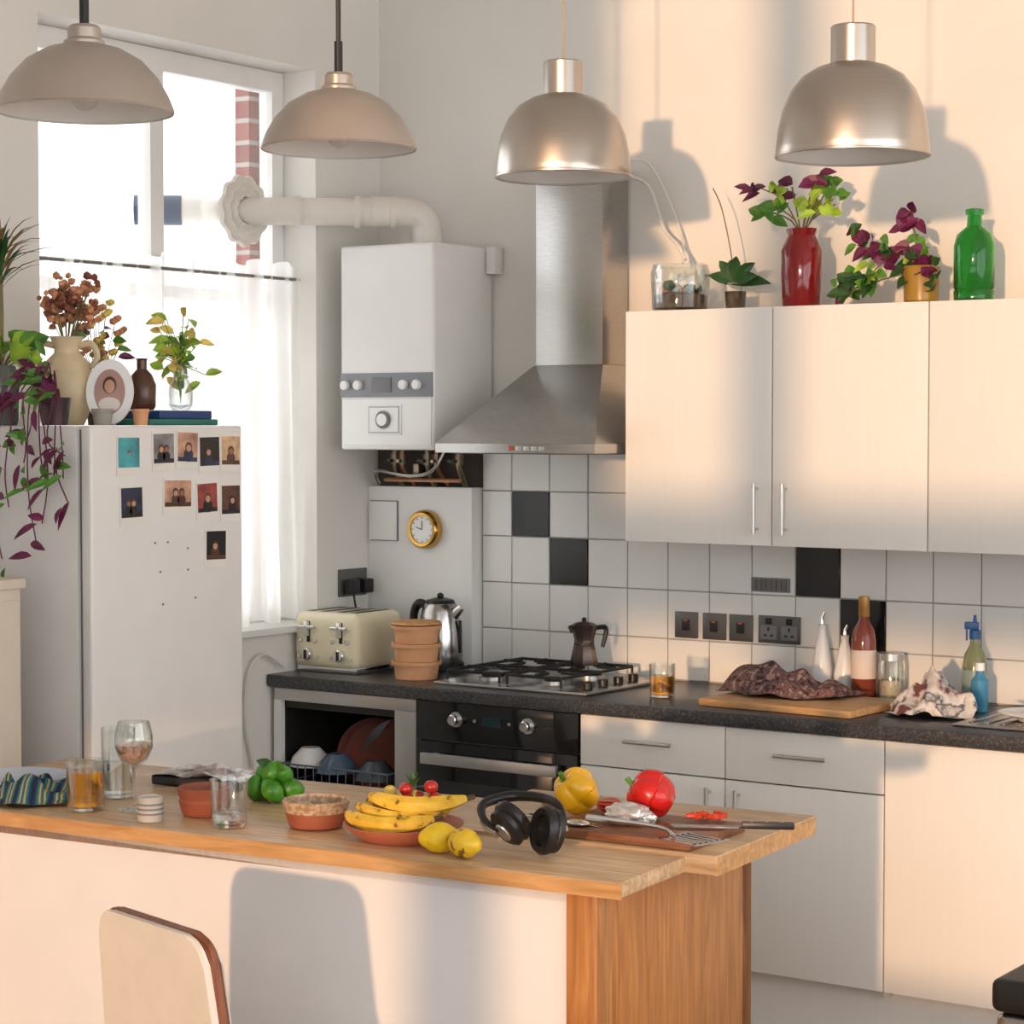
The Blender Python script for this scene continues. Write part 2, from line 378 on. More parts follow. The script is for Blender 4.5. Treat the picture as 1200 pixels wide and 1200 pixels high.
B().tube([(-3.70,-.05,2.54),(-3.62,-.03,2.5),(-3.55,-.05,2.36),(-3.47,-.1,2.3),(-3.43,-.12,2.25)],.006,CW,6,sm=6).tube([(-3.70,-.10,2.56),(-3.66,-.06,2.585),(-3.60,-.03,2.55),(-3.50,-.03,2.35),(-3.45,-.1,2.24)],.004,CW,6,sm=6).end('hood_cable')
# ------------------------------------------------------------------ boiler
b=B()
b.box((-4.63,-.35,1.65),(-4.24,-.012,2.33),ENAM,.012,seg=3)
b.box((-4.626,-.356,1.825),(-4.244,-.348,1.905),mat('boiler_panel_grey',(.24,.25,.27),.4),.002)
b.box((-4.62,-.353,1.665),(-4.25,-.349,1.818),WPL,.003)
for x in(-4.60,-4.545,-4.355,-4.30):b.cyl((x,-.356,1.865),(x,-.375,1.865),.016,WPL,20,bev=.003)
b.box((-4.49,-.36,1.84),(-4.41,-.355,1.89),GREYP,.002)
b.box((-4.51,-.358,1.70),(-4.37,-.35,1.80),WPL,.002)
b.box((-4.505,-.3585,1.705),(-4.375,-.3575,1.795),mat('panel_outline',(.45,.45,.45),.4));b.box((-4.50,-.360,1.71),(-4.38,-.358,1.79),WPL)
b.lathe([(0,.004),(.022,.004),(.024,0),(.028,0),(.030,.008),(.026,.010),(0,.010)],GREYP,c=(-4.44,-.358,1.75),M=Matrix.Rotation(R(90),4,'X'))
b.lathe([(0,0),(.02,0),(.02,.006),(0,.006)],WPL,c=(-4.44,-.367,1.75),M=Matrix.Rotation(R(90),4,'X'))
b.box((-4.236,-.06,2.24),(-4.20,-.012,2.33),WPL,.004)
b.end('gas_boiler')
b=B();fz=2.44;PV=mat('flue_plastic',(.76,.72,.66),.35)
b.tube([(-4.40,-.17,2.345),(-4.40,-.17,2.37),(-4.405,-.175,2.41),(-4.43,-.20,2.44),(-4.48,-.245,2.447),(-4.54,-.30,2.447)],.05,PV,20,sm=4)
b.tube([(-4.50,-.265,fz+.005),(-5.02,-.70,fz+.005)],.046,PV,20)
d=Vector((-.52,-.435,0)).normalized()
for t_ in(.02,.14,.34):
    p=Vector((-4.46,-.23,fz+.005))+d*t_;b.tube([p,p+d*.02],.054,PV,20)
b.tube([(-4.40,-.17,2.332),(-4.40,-.17,2.345)],.06,PV,20)
Mq=Vector((1,0,0)).to_track_quat('Z','Y').to_matrix().to_4x4()
b.lathe([(.045,0),(.105,0),(.118,.01),(.112,.022),(.095,.016),(.08,.028),(.062,.02),(.05,.03),(.045,.03)],PV,c=(-4.872,-.575,fz+.005),M=Mq,seg=64,fn=lambda a,z:1+.045*math.sin(a*11))
b.tube([(-5.02,-.70,fz+.005),(-5.14,-.80,fz+.005)],[.05,.05],mat('flue_terminal_blue',(.03,.06,.12),.5),16)
b.end('boiler_flue_pipe')
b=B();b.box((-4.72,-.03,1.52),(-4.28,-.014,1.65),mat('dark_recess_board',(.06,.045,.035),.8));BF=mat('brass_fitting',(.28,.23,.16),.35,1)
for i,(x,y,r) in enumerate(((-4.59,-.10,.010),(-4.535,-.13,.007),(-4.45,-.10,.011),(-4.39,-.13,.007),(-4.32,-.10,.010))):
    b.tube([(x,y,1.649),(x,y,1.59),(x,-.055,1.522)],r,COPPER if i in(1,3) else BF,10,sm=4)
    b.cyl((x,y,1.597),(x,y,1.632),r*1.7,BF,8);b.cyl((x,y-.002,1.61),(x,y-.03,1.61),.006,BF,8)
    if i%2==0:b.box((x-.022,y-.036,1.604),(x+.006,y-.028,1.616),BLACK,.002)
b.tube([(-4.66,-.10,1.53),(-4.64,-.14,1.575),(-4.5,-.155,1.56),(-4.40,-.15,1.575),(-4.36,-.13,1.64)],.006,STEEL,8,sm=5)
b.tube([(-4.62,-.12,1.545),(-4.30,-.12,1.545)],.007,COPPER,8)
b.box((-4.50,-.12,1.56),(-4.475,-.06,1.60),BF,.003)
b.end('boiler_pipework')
b=B();b.box((-4.733,-.07,.912),(-4.288,-.002,1.52),WALLW,.003)
b.box((-4.72,-.076,1.33),(-4.60,-.069,1.47),GREYP);b.box((-4.718,-.080,1.333),(-4.602,-.0755,1.467),WALLW,.001)
b.end('pipe_boxing_panel')
b=B();Mx=Matrix.Rotation(R(90),4,'X');BRASS=mat('polished_brass',(.62,.36,.09),.22,1)
b.lathe([(0,0),(.062,0),(.068,.01),(.066,.03),(.058,.04),(.048,.038),(.046,.03),(0,.03)],BRASS,M=Mx)
b.lathe([(0,.031),(.046,.031),(.046,.033),(0,.033)],WPL,M=Mx)
b.tube([(0,-.035,0),(.0,-.035,.03)],.0015,BLACK,6).tube([(0,-.035,0),(-.025,-.035,.008)],.0015,BLACK,6)
for k in range(12):
    a=k*math.pi/6;b.box((-.001,-.035,.038),(.001,-.033,.043),BLACK,M=Matrix.Rotation(a,4,'Y'))
b.end('brass_wall_clock',(-4.472,-.072,1.375))
# sockets
DGM=mat('gunmetal_plate',(.15,.145,.14),.3,.7)
for x in(-3.48,-3.378,-3.282):
    b=B();b.box((x-.042,-.022,1.05),(x+.042,-.014,1.135),DGM,.003);b.box((x-.014,-.026,1.075),(x+.014,-.021,1.11),BLACK,.002);b.box((x-.006,-.028,1.105),(x+.006,-.0255,1.109),mat('neon_red',(.7,.1,.08),.3));b.end('wall_switch')
b=B();x=-3.147;b.box((x-.073,-.022,1.05),(x+.073,-.014,1.137),DGM,.003)
for dx in(-.036,.036):
    b.box((x+dx-.028,-.0235,1.062),(x+dx+.028,-.021,1.105),GREYP,.001)
    b.box((x+dx-.01,-.027,1.11),(x+dx+.01,-.021,1.13),BLACK,.001)
    for q in((0,1.095,.003,.006),(-.011,1.075,.005,.003),(.011,1.075,.005,.003)):b.box((x+dx+q[0]-q[2],-.0250,q[1]-q[3]),(x+dx+q[0]+q[2],-.0232,q[1]+q[3]),BLACK)
b.end('double_wall_socket')
b=B();x=-3.18;b.box((x-.068,-.018,1.21),(x+.068,-.0135,1.255),GREYP,.002)
for i in range(7):b.box((x-.06+i*.0175,-.021,1.216),(x-.048+i*.0175,-.017,1.249),DGM)
b.end('wall_vent_grille')
b=B();b.box((XL+.001,-.24,1.14),(XL+.012,-.09,1.235),DGM,.003);b.box((XL+.012,-.225,1.15),(XL+.05,-.175,1.20),BLACK,.006);b.box((XL+.012,-.15,1.15),(XL+.05,-.10,1.20),BLACK,.006)
b.tube([(XL+.04,-.20,1.15),(XL+.05,-.2,1.10),(XL+.06,-.18,1.02),(XL+.05,-.14,.92)],.004,BLACK,6,sm=5)
b.end('plug_socket')
B().tube([(XL+.03,-.56,.93),(XL+.03,-.66,.98),(XL+.02,-.72,.93),(XL+.02,-.74,.78),(XL+.02,-.70,.6),(XL+.02,-.68,.4)],.005,CW,6,sm=6).end('power_cable')
# ------------------------------------------------------------------ hob
b=B();b.box((-4.10,-.545,.911),(-3.525,-.06,.922),STEEL,.003)
for (x,y,r) in((-3.97,-.40,.045),(-3.97,-.19,.035),(-3.74,-.40,.035),(-3.74,-.19,.05)):
    b.cyl((x,y,.922),(x,y,.932),r,SILV,24);b.cyl((x,y,.932),(x,y,.942),r*.8,IRON,24)
for x in(-3.97,-3.74):
    for s_ in(-.1,.1):
        b.tube([(x+s_,-.51,.925),(x+s_,-.51,.955),(x+s_,-.09,.955),(x+s_,-.09,.925)],.005,IRON,6)
    for y in(-.51,-.30,-.09):b.tube([(x-.1,y,.955),(x+.1,y,.955)],.005,IRON,6)
    for y in(-.40,-.19):
        b.tube([(x-.1,y,.958),(x-.03,y,.958)],.005,IRON,6).tube([(x+.1,y,.958),(x+.03,y,.958)],.005,IRON,6)
        b.tube([(x,y-.1,.958),(x,y-.03,.958)],.005,IRON,6).tube([(x,y+.1,.958),(x,y+.03,.958)],.005,IRON,6)
for y in(-.46,-.37,-.28,-.19):b.cyl((-3.575,y,.922),(-3.575,y,.945),.016,BLACK,20,bev=.002)
b.end('gas_hob')
# moka pot
b=B();f8=lambda a,z:1/math.cos(((a+math.pi/8)%(math.pi/4))-math.pi/8)*.96
AL=mat('dark_aluminium',(.10,.075,.065),.3,.9)
b.lathe([(0,0),(.045,0),(.047,.01),(.036,.065),(.034,.07)],AL,fn=f8,seg=48)
b.lathe([(.036,.07),(.036,.078),(.034,.08)],AL,seg=32)
b.lathe([(.034,.08),(.033,.09),(.045,.135),(.046,.138),(.03,.148),(0,.153)],AL,fn=f8,seg=48)
b.blob((0,0,.158),(.009,.009,.009),BLACK,sub=2)
b.tube([(.04,0,.128),(.075,0,.13),(.08,0,.11),(.068,0,.06)],[.008,.009,.009,.007],BLACK,8,sm=4)
b.tube([(-.04,0,.12),(-.055,0,.137)],[.012,.006],AL,8)
b.end('moka_pot',(-3.76,-.19,.962),(0,0,R(50)),.92)
# toaster
b=B();b.box((-.135,-.13,.012),(.135,.13,.20),CREAM,.035,seg=5)
b.box((-.125,-.12,0),(.125,.12,.02),CHROME,.003)
for x in(-.09,-.033,.033,.09):b.box((x-.012,-.09,.196),(x+.012,.09,.2015),BLACK,.001)
for x in(-.068,.068):
    b.box((x-.006,-.133,.10),(x+.006,-.128,.17),BLACK);b.box((x-.033,-.15,.145),(x+.033,-.135,.157),CHROME,.003);b.box((x-.006,-.15,.12),(x+.006,-.135,.17),CHROME,.002)
    for dx in(-.03,.03):b.cyl((x+dx,-.128,.105),(x+dx,-.142,.105),.008,CHROME,16,bev=.001)
    b.cyl((x,-.128,.06),(x,-.15,.06),.02,CHROME,24,bev=.003);b.box((x-.003,-.155,.045),(x+.003,-.145,.075),BLACK,.001)
    for dx in(-.04,.04):b.cyl((x+dx,-.128,.05),(x+dx,-.135,.05),.006,CHROME,12)
b.end('four_slice_toaster',(-4.59,-.36,.911),(0,0,R(1)))
# stacked steamer
b=B()
for i in range(3):
    z=i*.058
    b.lathe([(0,z),(.068,z),(.074,z+.045),(.082,z+.046),(.083,z+.058),(.075,z+.058),(.07,z+.05),(0,z+.05)],TERL,seg=36)
b.lathe([(0,.176),(.078,.176),(.082,.178),(.078,.186),(.03,.19),(0,.19)],mat('bamboo_lid',(.55,.28,.11),.6,var=.2,scale=60),seg=36)
b.end('bamboo_steamer',(-4.245,-.44,.911))
# kettle
b=B();b.lathe([(0,0),(.078,0),(.08,.01),(.08,.025),(.075,.03)],BLACK)
b.lathe([(.075,.03),(.078,.05),(.074,.13),(.062,.20),(.056,.22),(.05,.225)],mat('kettle_steel',(.45,.44,.43),.18,1));b.lathe([(.052,.222),(.045,.236),(.02,.243),(0,.244)],BLACK)
b.blob((0,0,.25),(.012,.012,.01),BLACK,sub=2)
b.tube([(-.05,0,.215),(-.085,0,.22),(-.105,0,.18),(-.10,0,.10),(-.078,0,.06)],[.013,.016,.014,.013,.011],BLACK,10,sm=5)
b.tube([(.055,0,.19),(.085,0,.215)],[.022,.012],CHROME,12);b.box((.074,-.008,.06),(.08,.008,.17),BLACK,.003)
b.end('electric_kettle',(-4.325,-.20,.911),(0,0,R(5)))
# ------------------------------------------------------------------ glassware fn
def liq(name,col,d=1):return mat(name,col,.03,trans=1,ior=1.33,var=0)
def tumbler(name,loc,r,h,lc=None,fill=.7,flare=1.05):
    b=B();b.lathe([(0,.0),(r*.94,0),(r,.006),(r*flare,h),(r*flare-.0018,h),(r-.002,.01),(0,.01)],TG,seg=36)
    b.lathe([(0,.001),(r*.92,.001),(r*.92,.008),(0,.008)],GLASS,seg=32)
    if lc:
        k=r-.0025+(r*flare-r)*fill;b.lathe([(0,.0105),(r-.0028,.0105),(k,h*fill),(0,h*fill)],lc,seg=36)
    return b.end(name,loc)
BEER=liq('amber_beer',(1,.50,.03));TEA=liq('amber_tea',(1,.48,.04));WAT=liq('water',(.97,.98,1));ROSE=liq('rose_wine',(1,.58,.46))
tumbler('amber_drink_tumbler',(-3.34,-.41,.911),.038,.10,TEA,.65)
B().box((-.25,-.165,0),(.25,.165,.022),BOARD,.006).end('wooden_chopping_board',(-2.89,-.375,.911),(0,0,R(-3)))
def crumple(name,loc,sx,sy,h,m,seed,rot=0,fr_=1.0):
    b=B();sd=Vector((seed*3.1,seed*1.7,seed))
    def fn(u,v):
        x=(u-.5)*2;y=(v-.5)*2
        d=max(abs(x),abs(y));rr=math.sqrt(x*x+y*y)
        if rr>1e-5:
            k=d/rr;x*=k**.85;y*=k**.85
        w1=noise.noise(Vector((x*1.1,y*1.1,0))+sd);w2=noise.noise(Vector((x*1.4,y*1.4,4))+sd)
        f1=.5+.5*math.sin((x*5.5+y*2.5)*fr_+6.5*w1+seed);f2=.5+.5*math.sin((y*6.5-x*2.2)*fr_+6*w2+2*seed)
        f3=.5+.5*math.sin((x*9+y*8)*fr_+7*w2+1.5*f1)
        fall=max(0,1-rr**2.2*.9) if rr<1.05 else 0
        fall=fall**.8
        z=h*fall*(.45+.35*w1+.34*f1**1.4+.30*f2**1.5+.14*f3)+.006*(f1+f2)*min(1,(1.2-d)*3)+.003
        e=1+.35*noise.noise(Vector((x*1.5,y*1.5,9))+sd)
        return (x*sx*e+.012*f2*sx/.2,y*sy*e+.012*f1*sy/.2,max(.003,z))
    b.grid(fn,120,120,m);return b.end(name,loc,(0,0,rot),ang=80)
PAT=ramp_mat('paisley_cloth',[(.40,(.045,.02,.022)),(.47,(.22,.115,.105)),(.53,(.065,.028,.03)),(.60,(.34,.22,.19))],scale=60,rough=.9)
crumple('patterned_tea_towel',(-2.99,-.32,.935),.215,.13,.070,PAT,3)
WCL=ramp_mat('checked_cloth',[(.38,(.12,.04,.04)),(.44,(.50,.45,.42)),(.54,(.66,.62,.58)),(.60,(.06,.06,.08)),(.66,(.5,.46,.43))],scale=16,rough=.9)
crumple('crumpled_dish_cloth',(-2.50,-.34,.912),.13,.11,.115,WCL,8)
# bottles on counter
b=B();RW=mat('rose_wine_bottle',(.34,.08,.05),.08,trans=.35,var=.05)
b.lathe([(0,0),(.034,0),(.037,.005),(.037,.17),(.032,.205),(.016,.235),(.0145,.30),(0,.30)],RW)
b.lathe([(.0375,.06),(.0378,.061),(.0378,.145),(.0375,.146)],mat('paper_label',(.72,.60,.54),.8));b.lathe([(.0155,.245),(.0165,.247),(.0165,.306),(0,.308)],mat('gold_foil',(.50,.27,.08),.35,.6))
b.end('wine_bottle',(-2.826,-.09,.911))
for x,h in((-2.976,.25),(-2.90,.215)):
    b=B();b.lathe([(0,0),(.030,0),(.034,.006),(.033,.07),(.020,h*.62),(.0125,h*.75),(.0125,h*.84),(.014,h*.85),(0,h*.86)],PORC)
    b.tube([(0,0,h*.84),(.0,0,h*.93),(.008,0,h)],[.006,.004,.003],CHROME,8);b.end('oil_cruet',(x,-.065,.911))
b=B();b.lathe([(0,0),(.038,0),(.04,.005),(.04,.11),(.034,.12),(.034,.122),(.038,.108),(.038,.006),(0,.004)],TG);b.lathe([(0,.12),(.037,.12),(.037,.14),(0,.142)],SILV)
b.lathe([(0,.006),(.036,.006),(.036,.06),(0,.06)],mat('rice_grains',(.6,.52,.4),.9,var=.2,scale=80));b.end('storage_jar',(-2.735,-.09,.911))
b=B();b.lathe([(0,0),(.032,0),(.036,.006),(.036,.12),(.030,.155),(.014,.185),(.013,.205),(0,.205)],mat('dish_soap',(.36,.38,.20),.15,trans=.5))
b.lathe([(.0365,.04),(.0368,.042),(.0368,.11),(.0365,.112)],mat('soap_label',(.25,.33,.33),.4));BLUEP=mat('blue_plastic',(.02,.10,.28),.35)
b.lathe([(.016,.20),(.016,.225),(.008,.23),(0,.23)],BLUEP);b.box((-.030,-.009,.228),(.012,.009,.25),BLUEP,.004);b.tube([(0,0,.25),(0,0,.27)],[.006,.004],BLUEP,8);b.box((-.026,-.004,.195),(-.02,.004,.23),BLUEP,.002)
b.end('dish_soap_spray_bottle',(-2.46,-.12,.911),(0,0,R(20)))
b=B();b.lathe([(0,0),(.022,0),(.025,.005),(.025,.09),(.012,.105),(.011,.12),(0,.12)],mat('cyan_plastic',(.08,.32,.52),.25,trans=.3));b.lathe([(0,.118),(.014,.118),(.013,.14),(0,.142)],WPL)
b.end('washing_up_bottle',(-2.415,-.19,.911))
# ------------------------------------------------------------------ fridge
b=B();fx=-4.17;FY0,FY1=-1.97,-1.37
b.box((-4.69,FY0,.03),(-4.222,FY1,1.73),ENAM,.008);b.box((-4.222,FY0+.012,.05),(-4.206,FY1-.012,1.72),GREYP)
b.box((-4.208,FY0,.70),(fx,FY1,1.73),ENAM,.009,seg=3);b.box((-4.208,FY0,.05),(fx,FY1,.69),ENAM,.009,seg=3)
b.box((-4.65,FY0+.04,0),(-4.25,FY1-.04,.04),BLACK)
for (y,z) in((-1.73,1.41),(-1.68,1.41),(-1.6,1.39),(-1.71,1.33),(-1.60,1.33),(-1.57,1.25),(-1.70,1.24)):
    b.cyl((fx,y,z),(fx+.003,y,z),.0028,GREYP,10)
b.end('fridge_freezer')
b=B()
PW=mat('polaroid_white',(.80,.78,.73),.3)
SK=mat('photo_skin',(.55,.30,.20),.25);SK2=mat('photo_skin_dark',(.30,.14,.08),.25)
cols={n:mat('photo_'+n,c,.25,var=.45,scale=22) for n,c in dict(teal=(.05,.30,.34),navy=(.02,.03,.07),red=(.30,.06,.05),black=(.012,.011,.014),peach=(.50,.28,.19),grey=(.22,.21,.22),sun=(.62,.42,.24),brown=(.10,.045,.03)).items()}
# (y,z,tilt,w,h, background, body, people)
PH=[(-1.83,1.65,0,.045,.054,'teal','teal',[(0,SK,.5)]),(-1.695,1.66,1,.045,.054,'grey','black',[(-.4,SK,1),(.35,SK2,.9)]),(-1.60,1.663,-2,.045,.054,'peach','navy',[(.1,SK,1.2)]),
(-1.51,1.65,1,.045,.054,'black','navy',[(-.2,SK,1)]),(-1.422,1.652,-1,.043,.054,'sun','brown',[(0,SK2,1.1)]),(-1.82,1.515,1,.045,.054,'navy','black',[(.2,SK,.9),(-.5,SK2,.8)]),
(-1.64,1.535,-1,.058,.05,'peach','brown',[(-.3,SK,1),(.4,SK2,1)]),(-1.52,1.52,2,.045,.054,'red','black',[(0,SK,1.2)]),(-1.422,1.512,0,.043,.054,'brown','black',[(.2,SK,1)]),(-1.485,1.385,-1,.045,.054,'black','brown',[(-.2,SK,1.1)])]
for (y,z,a,w,h,bgc,bod,ppl) in PH:
    Mm=Matrix.Translation((fx,y,z))@Matrix.Rotation(R(a),4,'X')
    b.box((.0005,-w,-h),(.0025,w,h),PW,M=Mm);b.box((.0024,-w+.005,-h+.022),(.0032,w-.005,h-.006),cols[bgc],M=Mm)
    b.box((.0031,-w+.006,-h+.022),(.0034,w-.006,-h+.034),cols[bod],M=Mm)
    q=Matrix.Rotation(R(90),4,'Y')
    for (o_,sk,s_) in ppl:
        yy=o_*w*.6
        b.lathe([(0,0),(.016*s_,0),(.016*s_,.0004),(0,.0004)],cols[bod],c=(0,0,0),seg=18,M=Mm@Matrix.Translation((.0032,yy,-h+.040))@q)
        b.lathe([(0,0),(.0115*s_,0),(.0115*s_,.0004),(0,.0004)],cols['brown' if bgc!='brown' else 'black'],seg=18,M=Mm@Matrix.Translation((.0036,yy,-h+.062))@q)
        b.lathe([(0,0),(.0080*s_,0),(.0080*s_,.0004),(0,.0004)],sk,seg=18,M=Mm@Matrix.Translation((.0040,yy,-h+.059))@q)
b.end('polaroid_photos',flat=True)
b=B();BG_=mat('beige_paint',(.66,.58,.49),.5)
b.box((-4.70,-2.38,.06),(-4.235,-2.16,1.31),BG_,.004);b.box((-4.71,-2.39,1.31),(-4.225,-2.15,1.335),BG_,.003);b.box((-4.68,-2.37,0),(-4.26,-2.17,.06),BG_)
b.box((-4.236,-2.37,.10),(-4.228,-2.17,1.28),BG_,.002)
b.end('slim_side_cabinet')
# fridge-top items
FT=1.731
b=B();STW=mat('cream_stoneware',(.66,.53,.34),.4,var=.08,scale=25)
b.lathe([(0,0),(.045,0),(.05,.01),(.078,.08),(.08,.12),(.06,.175),(.035,.20),(.034,.22),(.048,.245),(.044,.245),(.03,.22),(.03,.2),(0,.19)],STW)
for s_ in(-1,1):b.tube([(s_*.035,0,.22),(s_*.07,0,.225),(s_*.085,0,.19),(s_*.068,0,.16)],.009,STW,8,sm=5)
for i in range(26):
    a=rnd(0,6.28);q=rnd(.02,.085);top=Vector((q*math.cos(a),q*math.sin(a),rnd(.28,.40)))
    b.tube([(0,0,.2),top*.6+Vector((0,0,.08)),top],.0015,STEM,4,sm=2)
    for k in range(7):b.blob(top+Vector((rnd(-.02,.02),rnd(-.02,.02),rnd(-.015,.02))),(rnd(.007,.013),)*3,DRY if i%3 else mat('dried_dark',(.24,.08,.05),.9,var=.4),.4,3,1,k)
b.end('dried_flowers_in_jug',(-4.43,-1.80,FT),(0,0,R(30)))
b=B();GV=mat('smoky_glass',(.13,.135,.13),.1,var=.2,coat=.4)
b.lathe([(0,0),(.045,0),(.05,.01),(.055,.12),(.045,.16),(.042,.165),(.04,.16),(0,.15)],GV)
for i in range(20):
    a=rnd(0,6.28);d=Vector((math.cos(a),math.sin(a),rnd(.3,1.4)));p=Vector((0,0,.16))+d*rnd(.03,.06)
    b.tube([(0,0,.15),p*.6+Vector((0,0,.06)),p],.002,STEM,4,sm=2);b.leaf(p,d,rnd(.07,.11),rnd(.06,.08),GREEN if i%3==0 else LGREEN,up=(0.3,-1,.5))
for i in range(54):
    a=rnd(0,6.28);e=rnd(.5,1.5);d=Vector((math.cos(a)*math.cos(e),math.sin(a)*math.cos(e),math.sin(e)))
    b.leaf((0,0,.36+rnd(0,.12)),d,rnd(.16,.26),.013,DGREEN if i%3 else MC.get('dr') or mat('dr',(.22,.14,.05),.6),droop=.45)
b.tube([(0,0,.15),(0.005,0,.3),(0,0,.48)],.007,STEM,6)
b.end('spiky_houseplant_in_vase',(-4.575,-1.91,FT))
b=B();b.lathe([(0,0),(.035,0),(.045,.07),(.046,.075),(.04,.075),(0,.065)],mat('dark_glass_pot',(.05,.035,.04),.15,coat=.4))
for i in range(13):
    ox=-.12+.24*i/12+rnd(-.015,.015);L_=[.30,.12,.36,.05,.22,.10,.32,.04,.16,.26,.08,.20,.14][i];pts=[(0,0,.07),(ox*.4,-.04,.11+rnd(0,.06)),(ox,-.09,.07),(ox*1.2+rnd(-.03,.03),-.10,.0-L_*.5),(ox*1.3+rnd(-.04,.04),-.105,-L_)]
    b.tube(pts,.002,PURP,5,sm=4)
    for j in range(1,5):
        for k in range(2):
            p=Vector(pts[j])+Vector((rnd(-.015,.015),rnd(-.015,.0),rnd(-.03,.03)))
            b.leaf(p,(rnd(-1,1),rnd(-1,.0),rnd(-.6,.6)),rnd(.045,.075),.024,PURP if rnd(0,1)<.75 else GREEN,up=(0,-1,.4))
b.end('trailing_tradescantia',(-4.36,-1.915,FT))
b=B()
def oval(sx,sz,m,ya,yb,n=40):
    b.lathe([(0,0),(1,0),(1,yb-ya),(0,yb-ya)],m,seg=n,M=Matrix.Diagonal((sx,1,sz,1))@Matrix.Rotation(R(90),4,'X'),c=(0,yb,0))
oval(.065,.09,WPL,-.008,.0);oval(.042,.062,mat('portrait_backdrop',(.42,.24,.20),.3,var=.2),-.010,-.007)
b.blob((0,-.0108,.018),(.019,.0012,.024),cols['brown'],sub=3);b.blob((0,-.0122,.014),(.014,.0012,.019),SK,sub=3);b.blob((0,-.0115,-.035),(.030,.0012,.020),mat('photo_dress',(.72,.66,.62),.3),sub=3)
b.box((-.008,.0,-.085),(.008,.05,-.075),WPL)
b.end('oval_photo_frame',(-4.29,-1.775,FT+.091),(R(-7),0,R(35)))
b=B();b.box((-.09,-.14,0),(.09,.14,.018),mat('teal_tray',(.02,.17,.13),.35),.004);b.box((-.075,-.09,.018),(.08,.125,.042),mat('blue_tray',(.015,.05,.18),.35),.004);b.end('stacked_trays',(-4.31,-1.555,FT),(0,0,R(0)))
b=B();b.lathe([(0,0),(.032,0),(.038,.01),(.04,.07),(.028,.10),(.014,.115),(.014,.14),(.018,.145),(0,.146)],mat('brown_glaze',(.09,.035,.018),.3,coat=.3));b.end('brown_stoneware_bottle',(-4.335,-1.605,FT+.043))
b=B();b.lathe([(0,0),(.022,0),(.035,.015),(.037,.06),(.022,.09),(.02,.12),(.028,.135),(.026,.135),(.018,.12),(.02,.09),(.034,.06),(.033,.016),(0,.004)],TG)
for i in range(36):
    a=rnd(0,6.28);q=rnd(.01,.08);top=Vector((q*math.cos(a),q*math.sin(a),rnd(.10,.30)));b.tube([(0,0,.02),(0,0,.12),top],.0015,GREEN,4,sm=3)
    d=Vector((math.cos(a),math.sin(a),rnd(-.6,.8)))
    b.leaf(top,d,rnd(.04,.065),rnd(.022,.032),[LGREEN,YEL,LGREEN][i%3],up=(.5,-1,.4));b.leaf(top*.8,-d,rnd(.03,.05),.025,[LGREEN,YEL,GREEN][(i+1)%3],up=(.5,-1,.4))
b.end('flowers_in_glass_vase',(-4.30,-1.485,FT+.043))
for (x,y,r,m_) in((-4.205,-1.745,.022,TERL),(-4.235,-1.86,.028,mat('grey_stone',(.33,.31,.27),.7))):
    b=B();b.lathe([(0,0),(r*.8,0),(r,.035),(r*1.08,.036),(r*1.08,.045),(r*.9,.045),(0,.04)],m_);b.end('small_plant_pot',(x,y,FT))
b=B();b.lathe([(0,0),(.03,0),(.036,.05),(.02,.10),(.018,.12),(0,.12)],mat('dark_vase',(.08,.05,.04),.3))
for i in range(18):
    a=rnd(0,6.28);q=rnd(.02,.08);top=Vector((q*math.cos(a),q*math.sin(a),rnd(.18,.36)));b.tube([(0,0,.1),top],.0015,STEM,4)
    for k in range(5):b.blob(top+Vector((rnd(-.012,.012),)*3),(.012,.012,.010),DRY if i%2 else YEL,.4,3,1,k)
    b.leaf(top*.8,(math.cos(a),math.sin(a),.2),.05,.025,GREEN if i%2 else PURP,up=(.5,-1,.4))
b.end('dried_bouquet',(-4.49,-1.62,FT))
# ------------------------------------------------------------------ on top of cabinets
CTZ=2.081
b=B();b.lathe([(0,0),(.080,0),(.088,.01),(.092,.12),(.084,.145),(.081,.145),(.088,.12),(.085,.012),(0,.006)],TG,seg=36)
b.lathe([(0,.008),(.082,.01),(.083,.05),(.05,.06),(0,.055)],mat('terrarium_soil',(.10,.065,.04),.9,var=.6,scale=50,bump=.3))
for i in range(12):
    a=rnd(0,6.28);b.blob((.05*math.cos(a),.05*math.sin(a),.06+rnd(0,.03)),(.02,.02,.016),[DGREEN,PORC,DRY][i%3],.4,4,2,i)
b.end('glass_terrarium',(-3.39,-.22,CTZ))
b=B();b.lathe([(0,0),(.03,0),(.036,.08),(.038,.085),(.034,.085),(0,.075)],TG);b.lathe([(0,.003),(.028,.003),(.033,.06),(0,.06)],MC['terrarium_soil'])
for i,(ax,az,L_) in enumerate(((-.5,1.3,.13),(.7,.9,.15),(.25,1.6,.14),(1,.35,.15),(-.8,.7,.11),(.9,.6,.13),(-.1,1.4,.12))):
    b.leaf((0,0,.08),(ax,-.2-.1*(i%3),az),L_,.042,DGREEN,droop=.35,up=(.15,-1,.3))
b.tube([(0,0,.08),(-.02,0,.2),(-.05,0,.32),(-.08,.0,.38)],.002,STEM,5,sm=4)
b.end('potted_orchid',(-3.225,-.17,CTZ))
RG=mat('red_glass',(.20,.007,.010),.12,var=.15,coat=.5)
b=B();b.lathe([(0,0),(.05,0),(.056,.01),(.060,.10),(.060,.17),(.045,.205),(.04,.215),(.046,.235),(.042,.235),(.036,.215),(0,.2)],RG,seg=64,fn=lambda a,z:1+.025*math.sin(a*14+z*30))
